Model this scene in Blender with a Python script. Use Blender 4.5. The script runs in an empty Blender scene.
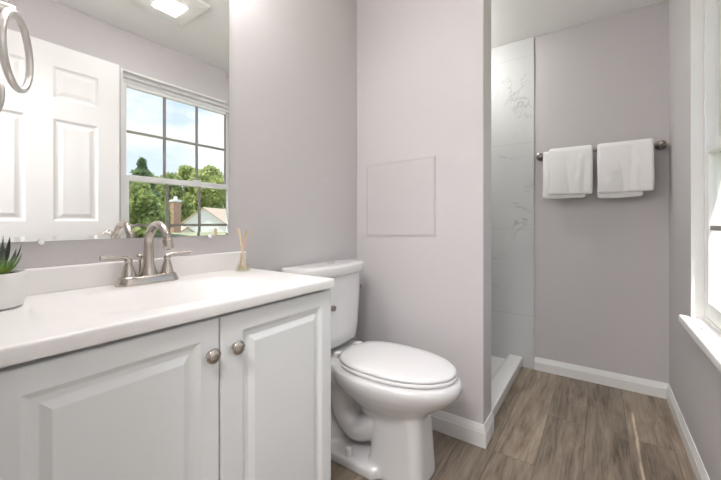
import bpy, bmesh, math, random
from mathutils import Vector, Matrix
random.seed(7)
C = bpy.context.scene
col = C.collection
PI = math.pi

# ------------------------------------------------------------------ camera, light, exposure
cam_d = bpy.data.cameras.new('camera')
cam = bpy.data.objects.new('camera', cam_d); col.objects.link(cam)
cam.location = (0, 0, 1.0)
cam.rotation_euler = (math.radians(90), 0, math.radians(-55.0))
cam_d.sensor_width = 36.0
cam_d.lens = 36.0 * 342.05 / 721.0
cam_d.shift_y = -18.0 / 721.0
cam_d.clip_start = 0.01
cam_d.clip_end = 400
C.camera = cam

C.view_settings.view_transform = 'Standard'
C.view_settings.look = 'None'
C.view_settings.gamma = 1.0
C.view_settings.use_curve_mapping = False
C.view_settings.exposure = 0.44

CEILING_LAMP = 26.0       # radiance of the fixture's lens
HALL_FILL = 54.0       # radiance of the added hallway fill lamp
VANITY_FILL = 30.0     # radiance of the added fill globes over the mirror
SHOWER_FILL = 60.0     # radiance of the added fill lamp over the shower
SKY = 1.02

sun_d = bpy.data.lights.new('sun', 'SUN')
sun_d.energy = 5.0; sun_d.angle = math.radians(0.5); sun_d.color = (1.0, 0.95, 0.87)
sun = bpy.data.objects.new('sun', sun_d); col.objects.link(sun)
sun.rotation_euler = Vector((0.36, 0.229, -1.0)).to_track_quat('-Z', 'Y').to_euler()
sun.location = (0, -6, 12)

world = bpy.data.worlds.new('sky'); C.world = world
world.use_nodes = True
wn, wl = world.node_tree.nodes, world.node_tree.links
wn.clear()
w_out = wn.new('ShaderNodeOutputWorld'); w_bg = wn.new('ShaderNodeBackground')
w_tc = wn.new('ShaderNodeTexCoord')
w_sep = wn.new('ShaderNodeSeparateXYZ')
wl.new(w_tc.outputs['Generated'], w_sep.inputs[0])
w_gr = wn.new('ShaderNodeValToRGB')
w_gr.color_ramp.elements[0].position = 0.0; w_gr.color_ramp.elements[0].color = (0.80, 0.88, 0.97, 1)
w_gr.color_ramp.elements[1].position = 0.55; w_gr.color_ramp.elements[1].color = (0.45, 0.63, 0.92, 1)
wl.new(w_sep.outputs['Z'], w_gr.inputs[0])
w_map = wn.new('ShaderNodeMapping'); w_map.inputs['Scale'].default_value = (1.0, 1.0, 2.4)
w_map.inputs['Location'].default_value = (0.35, 0.1, 0.2)
wl.new(w_tc.outputs['Generated'], w_map.inputs[0])
w_ns = wn.new('ShaderNodeTexNoise'); w_ns.inputs['Scale'].default_value = 3.4
w_ns.inputs['Detail'].default_value = 6.0; w_ns.inputs['Roughness'].default_value = 0.55
wl.new(w_map.outputs[0], w_ns.inputs['Vector'])
w_cr = wn.new('ShaderNodeValToRGB')
w_cr.color_ramp.elements[0].position = 0.46; w_cr.color_ramp.elements[0].color = (0, 0, 0, 1)
w_cr.color_ramp.elements[1].position = 0.62; w_cr.color_ramp.elements[1].color = (1, 1, 1, 1)
wl.new(w_ns.outputs['Fac'], w_cr.inputs[0])
w_mx = wn.new('ShaderNodeMixRGB'); w_mx.inputs[2].default_value = (0.98, 0.98, 0.98, 1)
wl.new(w_cr.outputs[0], w_mx.inputs[0]); wl.new(w_gr.outputs[0], w_mx.inputs[1])
wl.new(w_mx.outputs[0], w_bg.inputs[0]); w_bg.inputs[1].default_value = SKY
wl.new(w_bg.outputs[0], w_out.inputs[0])

# ------------------------------------------------------------------ materials
def new_mat(name):
    m = bpy.data.materials.new(name); m.use_nodes = True
    return m, m.node_tree.nodes, m.node_tree.links, m.node_tree.nodes['Principled BSDF']

def mat(name, color, rough=0.5, metal=0.0, var=0.04, scale=6.0, bump=0.0, bscale=80.0, coat=0.0, stretch=None, spec=0.5):
    """plain surface with a little procedural variation"""
    m, n, l, p = new_mat(name)
    tc = n.new('ShaderNodeTexCoord')
    mp = n.new('ShaderNodeMapping'); l.new(tc.outputs['Object'], mp.inputs[0])
    if stretch: mp.inputs['Scale'].default_value = stretch
    ns = n.new('ShaderNodeTexNoise'); ns.inputs['Scale'].default_value = scale; ns.inputs['Detail'].default_value = 4
    l.new(mp.outputs[0], ns.inputs['Vector'])
    cr = n.new('ShaderNodeValToRGB')
    cr.color_ramp.elements[0].position = 0.3; cr.color_ramp.elements[1].position = 0.7
    cr.color_ramp.elements[0].color = tuple(c * (1 - var) for c in color) + (1,)
    cr.color_ramp.elements[1].color = tuple(min(1, c * (1 + var)) for c in color) + (1,)
    l.new(ns.outputs['Fac'], cr.inputs[0]); l.new(cr.outputs[0], p.inputs['Base Color'])
    p.inputs['Roughness'].default_value = rough; p.inputs['Metallic'].default_value = metal
    p.inputs['Coat Weight'].default_value = coat; p.inputs['Coat Roughness'].default_value = 0.08
    p.inputs['Specular IOR Level'].default_value = spec
    if bump:
        n2 = n.new('ShaderNodeTexNoise'); n2.inputs['Scale'].default_value = bscale; n2.inputs['Detail'].default_value = 3
        l.new(mp.outputs[0], n2.inputs['Vector'])
        b = n.new('ShaderNodeBump'); b.inputs['Strength'].default_value = bump; b.inputs['Distance'].default_value = 0.004
        l.new(n2.outputs['Fac'], b.inputs['Height']); l.new(b.outputs[0], p.inputs['Normal'])
    return m

M = {}
M['wall'] = mat('wall_paint', (0.580, 0.550, 0.549), 0.55, var=0.012, scale=2.0, bump=0.05, bscale=220)
M['ceiling'] = mat('ceiling_paint', (0.90, 0.888, 0.872), 0.7, var=0.01, bump=0.05, bscale=160)
M['trim'] = mat('trim_paint', (0.82, 0.81, 0.79), 0.35, var=0.01)
M['door'] = mat('door_paint', (0.82, 0.81, 0.79), 0.4, var=0.01)
M['cabinet'] = mat('cabinet_white', (0.80, 0.812, 0.805), 0.38, var=0.01)
M['shadow_gap'] = mat('cabinet_inside', (0.30, 0.295, 0.28), 0.7)
M['counter'] = mat('cultured_marble', (0.87, 0.845, 0.825), 0.30, var=0.015, scale=5, coat=0.1)
M['porcelain'] = mat('porcelain', (0.735, 0.72, 0.71), 0.12, var=0.006, coat=0.4)
M['seat'] = mat('seat_plastic', (0.80, 0.785, 0.775), 0.22, var=0.006)
M['nickel'] = mat('brushed_nickel', (0.52, 0.475, 0.43), 0.24, 1.0, var=0.06, scale=30, stretch=(1, 1, 12))
M['satin_nickel'] = mat('satin_nickel', (0.70, 0.675, 0.645), 0.30, 1.0, var=0.05, scale=30)
M['dark_nickel'] = mat('dark_nickel', (0.36, 0.33, 0.30), 0.26, 1.0, var=0.05, scale=20)
M['chrome'] = mat('chrome', (0.78, 0.78, 0.78), 0.08, 1.0, var=0.02)
M['vinyl'] = mat('window_vinyl', (0.80, 0.80, 0.785), 0.35, var=0.01)
M['muntin'] = mat('window_grid_backlit', (0.30, 0.285, 0.25), 0.5, var=0.02)  # grey of the backlit bars is put into the colour
M['towel'] = mat('terry_cloth', (0.93, 0.915, 0.91), 0.95, var=0.012, scale=60, bump=0.5, bscale=420, spec=0.1)
M['pan'] = mat('shower_acrylic', (0.83, 0.82, 0.80), 0.22, var=0.008)
M['panel'] = mat('panel_paint', (0.560, 0.530, 0.528), 0.42, var=0.01)
M['pot'] = mat('pot_ceramic', (0.83, 0.81, 0.79), 0.4, var=0.02)
M['soil'] = mat('potting_soil', (0.05, 0.038, 0.028), 0.95, var=0.4, scale=120, bump=0.8, bscale=200)
M['reed'] = mat('reed_wood', (0.72, 0.50, 0.30), 0.6, var=0.12, scale=25, stretch=(1, 1, 0.15))
M['pale_reed'] = mat('reed_wood_pale', (0.82, 0.66, 0.45), 0.6, var=0.1, scale=25, stretch=(1, 1, 0.15))
M['hinge'] = M['nickel']
M['rubber'] = mat('dark_rubber', (0.03, 0.03, 0.03), 0.7)
M['lamp_body'] = mat('lamp_plastic', (0.83, 0.82, 0.80), 0.4, var=0.01)
M['gap_shade'] = mat('vent_gap_shade', (0.22, 0.13, 0.09), 0.6, var=0.1)  # brown stands for the shade in the gap around the fan cover

def emit(name, color, strength):
    m, n, l, p = new_mat(name)
    ns = n.new('ShaderNodeTexNoise'); ns.inputs['Scale'].default_value = 8
    cr = n.new('ShaderNodeValToRGB')
    cr.color_ramp.elements[0].color = tuple(c * 0.97 for c in color) + (1,); cr.color_ramp.elements[1].color = color + (1,)
    l.new(ns.outputs['Fac'], cr.inputs[0]); l.new(cr.outputs[0], p.inputs['Emission Color'])
    p.inputs['Base Color'].default_value = (0.9, 0.9, 0.9, 1)
    p.inputs['Emission Strength'].default_value = strength
    return m
M['lens'] = emit('lamp_lens', (1.0, 0.985, 0.97), CEILING_LAMP)
M['hall_fill_lens'] = emit('hall_fill_glow', (0.985, 0.985, 1.0), HALL_FILL)
M['fill_globe'] = emit('vanity_fill_glow', (1.0, 0.99, 0.985), VANITY_FILL)
M['shower_fill_lens'] = emit('shower_fill_glow', (1.0, 0.985, 0.97), SHOWER_FILL)

def mirror_mat():
    m, n, l, p = new_mat('mirror_silver')
    ns = n.new('ShaderNodeTexNoise'); ns.inputs['Scale'].default_value = 3
    cr = n.new('ShaderNodeValToRGB')
    cr.color_ramp.elements[0].color = (0.925, 0.93, 0.925, 1); cr.color_ramp.elements[1].color = (0.935, 0.94, 0.935, 1)
    l.new(ns.outputs['Fac'], cr.inputs[0]); l.new(cr.outputs[0], p.inputs['Base Color'])
    p.inputs['Metallic'].default_value = 1.0; p.inputs['Roughness'].default_value = 0.0
    return m
M['mirror'] = mirror_mat()

def thin_glass(name, tint, gloss=0.06):
    m, n, l, p = new_mat(name); n.remove(p)
    t = n.new('ShaderNodeBsdfTransparent'); g = n.new('ShaderNodeBsdfGlossy'); x = n.new('ShaderNodeMixShader')
    ns = n.new('ShaderNodeTexNoise'); ns.inputs['Scale'].default_value = 4
    cr = n.new('ShaderNodeValToRGB')
    cr.color_ramp.elements[0].color = tuple(c * 0.99 for c in tint) + (1,); cr.color_ramp.elements[1].color = tint + (1,)
    l.new(ns.outputs['Fac'], cr.inputs[0]); l.new(cr.outputs[0], t.inputs[0])
    g.inputs['Roughness'].default_value = 0.02
    x.inputs[0].default_value = gloss
    l.new(t.outputs[0], x.inputs[1]); l.new(g.outputs[0], x.inputs[2])
    l.new(x.outputs[0], n['Material Output'].inputs[0])
    return m
M['glass'] = thin_glass('window_glass', (0.95, 0.96, 0.957), 0.006)
M['bottle'] = thin_glass('bottle_glass', (0.98, 0.98, 0.965), 0.10)
M['clip'] = mat('pale_plastic', (0.85, 0.86, 0.86), 0.08, coat=0.5)
M['oil'] = thin_glass('scented_oil', (0.96, 0.93, 0.80), 0.04)

def floor_mat():
    m, n, l, p = new_mat('vinyl_plank')
    tc = n.new('ShaderNodeTexCoord')
    mp = n.new('ShaderNodeMapping'); l.new(tc.outputs['Object'], mp.inputs[0])
    mp.inputs['Location'].default_value = (0.43, 0.105, 0)
    br = n.new('ShaderNodeTexBrick'); l.new(mp.outputs[0], br.inputs['Vector'])
    br.inputs['Scale'].default_value = 1.0
    br.inputs['Brick Width'].default_value = 1.22; br.inputs['Row Height'].default_value = 0.1625
    br.inputs['Mortar Size'].default_value = 0.0011; br.inputs['Mortar Smooth'].default_value = 0.2
    br.inputs['Bias'].default_value = 0.0
    br.offset = 0.37; br.offset_frequency = 2
    br.inputs['Color1'].default_value = (0.0, 0.0, 0.0, 1); br.inputs['Color2'].default_value = (1, 1, 1, 1)
    br.inputs['Mortar'].default_value = (0.5, 0.5, 0.5, 1)
    # per-plank shift of the grain
    sh = n.new('ShaderNodeVectorMath'); sh.operation = 'MULTIPLY_ADD'
    l.new(br.outputs['Color'], sh.inputs[0]); sh.inputs[1].default_value = (9.0, 5.0, 3.0); l.new(mp.outputs[0], sh.inputs[2])
    gm = n.new('ShaderNodeMapping'); gm.inputs['Scale'].default_value = (1.6, 11.0, 1.0); l.new(sh.outputs[0], gm.inputs[0])
    g1 = n.new('ShaderNodeTexNoise'); g1.inputs['Scale'].default_value = 1.5; g1.inputs['Detail'].default_value = 8
    g1.inputs['Roughness'].default_value = 0.62; g1.inputs['Distortion'].default_value = 0.9
    l.new(gm.outputs[0], g1.inputs['Vector'])
    gm2 = n.new('ShaderNodeMapping'); gm2.inputs['Scale'].default_value = (4.0, 70.0, 1.0); l.new(sh.outputs[0], gm2.inputs[0])
    g2 = n.new('ShaderNodeTexNoise'); g2.inputs['Scale'].default_value = 2.0; g2.inputs['Detail'].default_value = 4
    l.new(gm2.outputs[0], g2.inputs['Vector'])
    mxg = n.new('ShaderNodeMixRGB'); mxg.inputs[0].default_value = 0.3
    l.new(g1.outputs['Fac'], mxg.inputs[1]); l.new(g2.outputs['Fac'], mxg.inputs[2])
    cr = n.new('ShaderNodeValToRGB')
    e = cr.color_ramp.elements
    e[0].position = 0.33; e[0].color = (0.098, 0.070, 0.048, 1)
    e[1].position = 0.64; e[1].color = (0.40, 0.325, 0.25, 1)
    k = e.new(0.46); k.color = (0.245, 0.192, 0.143, 1)
    l.new(mxg.outputs[0], cr.inputs[0])
    tone = n.new('ShaderNodeMixRGB'); tone.blend_type = 'MULTIPLY'; tone.inputs[0].default_value = 1.0
    tr = n.new('ShaderNodeValToRGB'); tr.color_ramp.elements[0].color = (0.80, 0.80, 0.80, 1); tr.color_ramp.elements[1].color = (1.06, 1.05, 1.03, 1)
    l.new(br.outputs['Color'], tr.inputs[0])
    l.new(cr.outputs[0], tone.inputs[1]); l.new(tr.outputs[0], tone.inputs[2])
    # knots
    kn = n.new('ShaderNodeTexVoronoi'); kn.inputs['Scale'].default_value = 1.0
    km = n.new('ShaderNodeMapping'); km.inputs['Scale'].default_value = (2.3, 6.0, 1); l.new(sh.outputs[0], km.inputs[0])
    dn = n.new('ShaderNodeTexNoise'); dn.inputs['Scale'].default_value = 2.5; dn.inputs['Detail'].default_value = 5
    l.new(km.outputs[0], dn.inputs['Vector'])
    dv = n.new('ShaderNodeVectorMath'); dv.operation = 'MULTIPLY_ADD'; dv.inputs[1].default_value = (0.5, 0.5, 0.5)
    l.new(dn.outputs['Color'], dv.inputs[0]); l.new(km.outputs[0], dv.inputs[2])
    l.new(dv.outputs[0], kn.inputs['Vector'])
    kr = n.new('ShaderNodeValToRGB'); kr.color_ramp.elements[0].position = 0.04; kr.color_ramp.elements[0].color = (0.62, 0.58, 0.55, 1)
    kr.color_ramp.elements[1].position = 0.2; kr.color_ramp.elements[1].color = (1, 1, 1, 1)
    l.new(kn.outputs['Distance'], kr.inputs[0])
    kx = n.new('ShaderNodeMixRGB'); kx.blend_type = 'MULTIPLY'; kx.inputs[0].default_value = 0.75
    l.new(tone.outputs[0], kx.inputs[1]); l.new(kr.outputs[0], kx.inputs[2])
    seam = n.new('ShaderNodeMixRGB'); seam.inputs[2].default_value = (0.10, 0.08, 0.065, 1)
    l.new(br.outputs['Fac'], seam.inputs[0]); l.new(kx.outputs[0], seam.inputs[1])
    l.new(seam.outputs[0], p.inputs['Base Color'])
    p.inputs['Roughness'].default_value = 0.42
    b = n.new('ShaderNodeBump'); b.inputs['Strength'].default_value = 0.12; b.inputs['Distance'].default_value = 0.002
    l.new(g2.outputs['Fac'], b.inputs['Height']); l.new(b.outputs[0], p.inputs['Normal'])
    return m
M['floor'] = floor_mat()

def marble_mat():
    m, n, l, p = new_mat('marble_tile')
    tc = n.new('ShaderNodeTexCoord')
    # tile joints every 0.59 m in height
    sep = n.new('ShaderNodeSeparateXYZ'); l.new(tc.outputs['Object'], sep.inputs[0])
    a = n.new('ShaderNodeMath'); a.operation = 'ADD'; a.inputs[1].default_value = -0.358 + 5.92
    l.new(sep.outputs['Z'], a.inputs[0])
    md = n.new('ShaderNodeMath'); md.operation = 'MODULO'; md.inputs[1].default_value = 0.592; l.new(a.outputs[0], md.inputs[0])
    lt = n.new('ShaderNodeMath'); lt.operation = 'LESS_THAN'; lt.inputs[1].default_value = 0.004; l.new(md.outputs[0], lt.inputs[0])
    # thin veins: the zero line of a distorted noise, kept only in patches
    mp = n.new('ShaderNodeMapping'); mp.inputs['Rotation'].default_value = (0.5, 0.3, 0.4); mp.inputs['Location'].default_value = (0.7, 0.2, 0.35)
    l.new(tc.outputs['Object'], mp.inputs[0])
    v = n.new('ShaderNodeTexNoise'); v.inputs['Scale'].default_value = 3.2; v.inputs['Detail'].default_value = 7; v.inputs['Distortion'].default_value = 1.6
    v.inputs['Roughness'].default_value = 0.6
    l.new(mp.outputs[0], v.inputs['Vector'])
    s = n.new('ShaderNodeMath'); s.operation = 'SUBTRACT'; s.inputs[1].default_value = 0.5; l.new(v.outputs['Fac'], s.inputs[0])
    ab = n.new('ShaderNodeMath'); ab.operation = 'ABSOLUTE'; l.new(s.outputs[0], ab.inputs[0])
    vr = n.new('ShaderNodeValToRGB'); vr.color_ramp.elements[0].position = 0.002; vr.color_ramp.elements[0].color = (1, 1, 1, 1)
    vr.color_ramp.elements[1].position = 0.018; vr.color_ramp.elements[1].color = (0, 0, 0, 1)
    l.new(ab.outputs[0], vr.inputs[0])
    pm = n.new('ShaderNodeTexNoise'); pm.inputs['Scale'].default_value = 3.6; pm.inputs['Detail'].default_value = 2; l.new(mp.outputs[0], pm.inputs['Vector'])
    pr = n.new('ShaderNodeValToRGB'); pr.color_ramp.elements[0].position = 0.55; pr.color_ramp.elements[1].position = 0.66
    l.new(pm.outputs['Fac'], pr.inputs[0])
    mu = n.new('ShaderNodeMath'); mu.operation = 'MULTIPLY'; l.new(vr.outputs[0], mu.inputs[0]); l.new(pr.outputs[0], mu.inputs[1])
    mu2 = n.new('ShaderNodeMath'); mu2.operation = 'MULTIPLY'; mu2.inputs[1].default_value = 0.52; l.new(mu.outputs[0], mu2.inputs[0])
    soft = n.new('ShaderNodeTexNoise'); soft.inputs['Scale'].default_value = 1.4; l.new(mp.outputs[0], soft.inputs['Vector'])
    sr = n.new('ShaderNodeValToRGB'); sr.color_ramp.elements[0].color = (0.55, 0.55, 0.54, 1); sr.color_ramp.elements[1].color = (0.66, 0.66, 0.65, 1)
    l.new(soft.outputs['Fac'], sr.inputs[0])
    x = n.new('ShaderNodeMixRGB'); x.inputs[2].default_value = (0.20, 0.20, 0.195, 1)
    l.new(mu2.outputs[0], x.inputs[0]); l.new(sr.outputs[0], x.inputs[1])
    y = n.new('ShaderNodeMixRGB'); y.inputs[2].default_value = (0.50, 0.50, 0.49, 1)
    l.new(lt.outputs[0], y.inputs[0]); l.new(x.outputs[0], y.inputs[1])
    l.new(y.outputs[0], p.inputs['Base Color']); p.inputs['Roughness'].default_value = 0.5
    return m
M['marble'] = marble_mat()

def aloe_mat():
    m, n, l, p = new_mat('aloe_leaf')
    tc = n.new('ShaderNodeTexCoord')
    sep = n.new('ShaderNodeSeparateXYZ'); l.new(tc.outputs['Object'], sep.inputs[0])
    mr = n.new('ShaderNodeMapRange'); mr.inputs[1].default_value = 0.075; mr.inputs[2].default_value = 0.105
    l.new(sep.outputs['Z'], mr.inputs[0])
    ns = n.new('ShaderNodeTexNoise'); ns.inputs['Scale'].default_value = 40; l.new(tc.outputs['Object'], ns.inputs['Vector'])
    ad = n.new('ShaderNodeMath'); ad.operation = 'MULTIPLY_ADD'; ad.inputs[1].default_value = 0.5; l.new(ns.outputs['Fac'], ad.inputs[0])
    sb = n.new('ShaderNodeMath'); sb.operation = 'SUBTRACT'; sb.inputs[1].default_value = 0.25; l.new(mr.outputs[0], sb.inputs[0]); l.new(sb.outputs[0], ad.inputs[2])
    cr = n.new('ShaderNodeValToRGB')
    cr.color_ramp.elements[0].color = (0.36, 0.52, 0.08, 1); cr.color_ramp.elements[1].color = (0.055, 0.075, 0.055, 1)
    e = cr.color_ramp.elements.new(0.4); e.color = (0.12, 0.24, 0.05, 1)
    l.new(ad.outputs[0], cr.inputs[0])
    w = n.new('ShaderNodeTexVoronoi'); w.inputs['Scale'].default_value = 230; l.new(tc.outputs['Object'], w.inputs['Vector'])
    wr = n.new('ShaderNodeValToRGB'); wr.color_ramp.elements[0].position = 0.18; wr.color_ramp.elements[0].color = (1, 1, 1, 1)
    wr.color_ramp.elements[1].position = 0.28; wr.color_ramp.elements[1].color = (0, 0, 0, 1)
    l.new(w.outputs['Distance'], wr.inputs[0])
    x = n.new('ShaderNodeMixRGB'); x.inputs[2].default_value = (0.5, 0.58, 0.42, 1)
    ml = n.new('ShaderNodeMath'); ml.operation = 'MULTIPLY'; ml.inputs[1].default_value = 0.5; l.new(wr.outputs[0], ml.inputs[0])
    l.new(ml.outputs[0], x.inputs[0]); l.new(cr.outputs[0], x.inputs[1])
    l.new(x.outputs[0], p.inputs['Base Color']); p.inputs['Roughness'].default_value = 0.4
    return m
M['aloe'] = aloe_mat()

def leaf_mat(name, a, b):
    m, n, l, p = new_mat(name)
    tc = n.new('ShaderNodeTexCoord')
    ns = n.new('ShaderNodeTexNoise'); ns.inputs['Scale'].default_value = 1.3; ns.inputs['Detail'].default_value = 5
    l.new(tc.outputs['Object'], ns.inputs['Vector'])
    cr = n.new('ShaderNodeValToRGB'); cr.color_ramp.elements[0].position = 0.35; cr.color_ramp.elements[1].position = 0.65
    cr.color_ramp.elements[0].color = a + (1,); cr.color_ramp.elements[1].color = b + (1,)
    l.new(ns.outputs['Fac'], cr.inputs[0]); l.new(cr.outputs[0], p.inputs['Base Color'])
    p.inputs['Roughness'].default_value = 0.6
    tl = n.new('ShaderNodeBsdfTranslucent'); l.new(cr.outputs[0], tl.inputs[0])
    x = n.new('ShaderNodeMixShader'); x.inputs[0].default_value = 0.35
    l.new(p.outputs[0], x.inputs[1]); l.new(tl.outputs[0], x.inputs[2]); l.new(x.outputs[0], n['Material Output'].inputs[0])
    return m
M['leaf_bright'] = leaf_mat('leaves_bright', (0.36, 0.44, 0.13), (0.60, 0.64, 0.30))
M['leaf_mid'] = leaf_mat('leaves_mid', (0.24, 0.31, 0.10), (0.46, 0.52, 0.22))
M['leaf_dark'] = leaf_mat('leaves_dark', (0.17, 0.25, 0.13), (0.32, 0.41, 0.22))
M['bark'] = mat('bark', (0.17, 0.12, 0.085), 0.9, var=0.3, scale=8, stretch=(1, 1, 0.2))
M['grass'] = mat('lawn_grass', (0.30, 0.32, 0.20), 0.9, var=0.3, scale=1.2)
M['siding'] = mat('white_siding', (0.92, 0.91, 0.89), 0.6, var=0.02, stretch=(0.2, 0.2, 8))
M['shingle'] = mat('tan_shingle', (0.55, 0.44, 0.35), 0.85, var=0.12, scale=10)
M['soffit'] = mat('soffit_white', (0.8, 0.8, 0.78), 0.6)
def brick_mat():
    m, n, l, p = new_mat('chimney_brick')
    tc = n.new('ShaderNodeTexCoord')
    mp = n.new('ShaderNodeMapping'); mp.inputs['Rotation'].default_value = (PI / 2, 0, 0); l.new(tc.outputs['Object'], mp.inputs[0])
    br = n.new('ShaderNodeTexBrick'); l.new(mp.outputs[0], br.inputs['Vector'])
    br.inputs['Scale'].default_value = 4.0
    br.inputs['Color1'].default_value = (0.42, 0.22, 0.15, 1); br.inputs['Color2'].default_value = (0.55, 0.33, 0.23, 1)
    br.inputs['Mortar'].default_value = (0.6, 0.52, 0.46, 1)
    l.new(br.outputs['Color'], p.inputs['Base Color']); p.inputs['Roughness'].default_value = 0.9
    return m
M['brick'] = brick_mat()

# ------------------------------------------------------------------ helpers
def obj(name, bm, m, parent=None, smooth=False, angle=None):
    bmesh.ops.recalc_face_normals(bm, faces=bm.faces[:])
    me = bpy.data.meshes.new(name); bm.to_mesh(me); bm.free()
    o = bpy.data.objects.new(name, me); col.objects.link(o)
    me.materials.append(M[m] if isinstance(m, str) else m)
    if smooth:
        for p in me.polygons: p.use_smooth = True
        if angle:
            me.set_sharp_from_angle(angle=math.radians(angle))
    if parent:
        o.parent = parent
        pl = Vector((0, 0, 0)); q = parent
        while q: pl += q.location; q = q.parent
        o.location = -pl               # meshes are built in room coordinates
    return o

def recentre(o):
    """move a top-level mesh's origin to the middle of its base"""
    vs = [v.co for v in o.data.vertices]
    c = Vector(((min(v.x for v in vs) + max(v.x for v in vs)) / 2, (min(v.y for v in vs) + max(v.y for v in vs)) / 2, min(v.z for v in vs)))
    return c

def thing(name, label, cat, loc, group=None, kind=None):
    o = bpy.data.objects.new(name, None); col.objects.link(o); o.location = loc
    o.empty_display_size = 0.1
    if label: o['label'] = label
    if cat: o['category'] = cat
    if group: o['group'] = group
    if kind: o['kind'] = kind
    return o

def tag(o, label, cat, group=None, kind=None):
    o['label'] = label; o['category'] = cat
    if group: o['group'] = group
    if kind: o['kind'] = kind
    return o

def struct(name, bm, m, parent=None, label=None, **kw):
    o = obj(name, bm, m, parent, **kw)
    if not parent:
        o['kind'] = 'structure'
        if label: o['label'] = label
    return o

def box(bm, x0, x1, y0, y1, z0, z1, bevel=0.0, seg=2):
    vs = [bm.verts.new((x, y, z)) for z in (z0, z1) for y in (y0, y1) for x in (x0, x1)]
    F = [(0, 1, 3, 2), (4, 6, 7, 5), (0, 4, 5, 1), (2, 3, 7, 6), (0, 2, 6, 4), (1, 5, 7, 3)]
    fs = [bm.faces.new([vs[i] for i in f]) for f in F]
    if bevel:
        es = list({e for f in fs for e in f.edges})
        bmesh.ops.bevel(bm, geom=es, offset=bevel, segments=seg, profile=0.5, affect='EDGES')
    return bm

def B(*a, **k): return box(bmesh.new(), *a, **k)

def loft(bm, rings, cap0=True, cap1=True, closed=True):
    vr = [[bm.verts.new(p) for p in r] for r in rings]
    n = len(vr[0])
    for a, b in zip(vr, vr[1:]):
        for i in range(n if closed else n - 1):
            j = (i + 1) % n
            bm.faces.new((a[i], a[j], b[j], b[i]))
    if cap0 and closed: bm.faces.new(vr[0][::-1])
    if cap1 and closed: bm.faces.new(vr[-1])
    return vr

def lathe(bm, prof, c=(0, 0, 0), n=32, axis='Z', cap=True):
    """prof: list of (radius, height) along the axis from c"""
    c = Vector(c); rings = []
    for r, h in prof:
        ring = []
        for i in range(n):
            a = 2 * PI * i / n; u, v = r * math.cos(a), r * math.sin(a)
            p = {'Z': Vector((u, v, h)), 'X': Vector((h, u, v)), 'Y': Vector((v, h, u))}[axis]
            ring.append(c + p)
        rings.append(ring)
    loft(bm, rings, cap, cap)
    return bm

def tube(bm, pts, rad, n=16, cap=True, flat=None):
    """sweep a circle along pts; rad number or list; flat=(axis vector, factor) squashes the section"""
    pts = [Vector(p) for p in pts]
    if not isinstance(rad, (list, tuple)): rad = [rad] * len(pts)
    tang = []
    for i in range(len(pts)):
        a = pts[max(0, i - 1)]; b = pts[min(len(pts) - 1, i + 1)]
        tang.append((b - a).normalized())
    up = Vector((0, 0, 1)) if abs(tang[0].z) < 0.9 else Vector((1, 0, 0))
    nrm = (up - tang[0] * up.dot(tang[0])).normalized()
    rings = []
    for i, p in enumerate(pts):
        nrm = (nrm - tang[i] * nrm.dot(tang[i])).normalized()
        bn = tang[i].cross(nrm)
        ring = []
        for k in range(n):
            a = 2 * PI * k / n
            d = (nrm * math.cos(a) + bn * math.sin(a)) * rad[i]
            if flat:
                ax = Vector(flat[0]); d = d + ax * d.dot(ax) * (flat[1] - 1)
            ring.append(p + d)
        rings.append(ring)
    loft(bm, rings, cap, cap)
    return bm

def spline(P, k=8):
    """Catmull-Rom through P"""
    P = [Vector(p) for p in P]; Q = [P[0] * 2 - P[1]] + P + [P[-1] * 2 - P[-2]]
    out = []
    for i in range(1, len(Q) - 2):
        for s in range(k):
            t = s / k
            a, b, c, d = Q[i - 1], Q[i], Q[i + 1], Q[i + 2]
            out.append(0.5 * (2 * b + (c - a) * t + (2 * a - 5 * b + 4 * c - d) * t * t + (3 * b - a - 3 * c + d) * t ** 3))
    out.append(P[-1]); return out

def panels(bm, xs, zs, cells, rings, place):
    """a slab face cut by grid lines xs, zs; cells in `cells` get the nested profile `rings` [(inset, depth)];
    place(u, v, d) -> point"""
    for i in range(len(xs) - 1):
        for j in range(len(zs) - 1):
            x0, x1, z0, z1 = xs[i], xs[i + 1], zs[j], zs[j + 1]
            if (i, j) not in cells:
                bm.faces.new([bm.verts.new(place(u, v, 0)) for u, v in ((x0, z0), (x1, z0), (x1, z1), (x0, z1))]); continue
            prev = None
            for ins, d in [(0, 0)] + rings:
                cur = [bm.verts.new(place(u, v, d)) for u, v in ((x0 + ins, z0 + ins), (x1 - ins, z0 + ins), (x1 - ins, z1 - ins), (x0 + ins, z1 - ins))]
                if prev:
                    for a in range(4):
                        b = (a + 1) % 4; bm.faces.new((prev[a], prev[b], cur[b], cur[a]))
                prev = cur
            bm.faces.new(prev)
    bmesh.ops.remove_doubles(bm, verts=bm.verts[:], dist=1e-5)

# ------------------------------------------------------------------ room shell
XL, XP, XP2, XR = 0.06, 1.562, 1.70, 2.585      # left wall, partition faces, right wall
YF, YB = -0.32, 1.121                            # window wall, mirror wall
ZC = 2.257                                       # ceiling
PE = 0.425                                       # free end of the partition
WX0, WX1, WZ0, WZ1 = 0.928, 2.018, 0.56, 2.002   # window opening
DY0, DY1, DZ = -0.275, 0.49, 2.03                # doorway in the left wall

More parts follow.
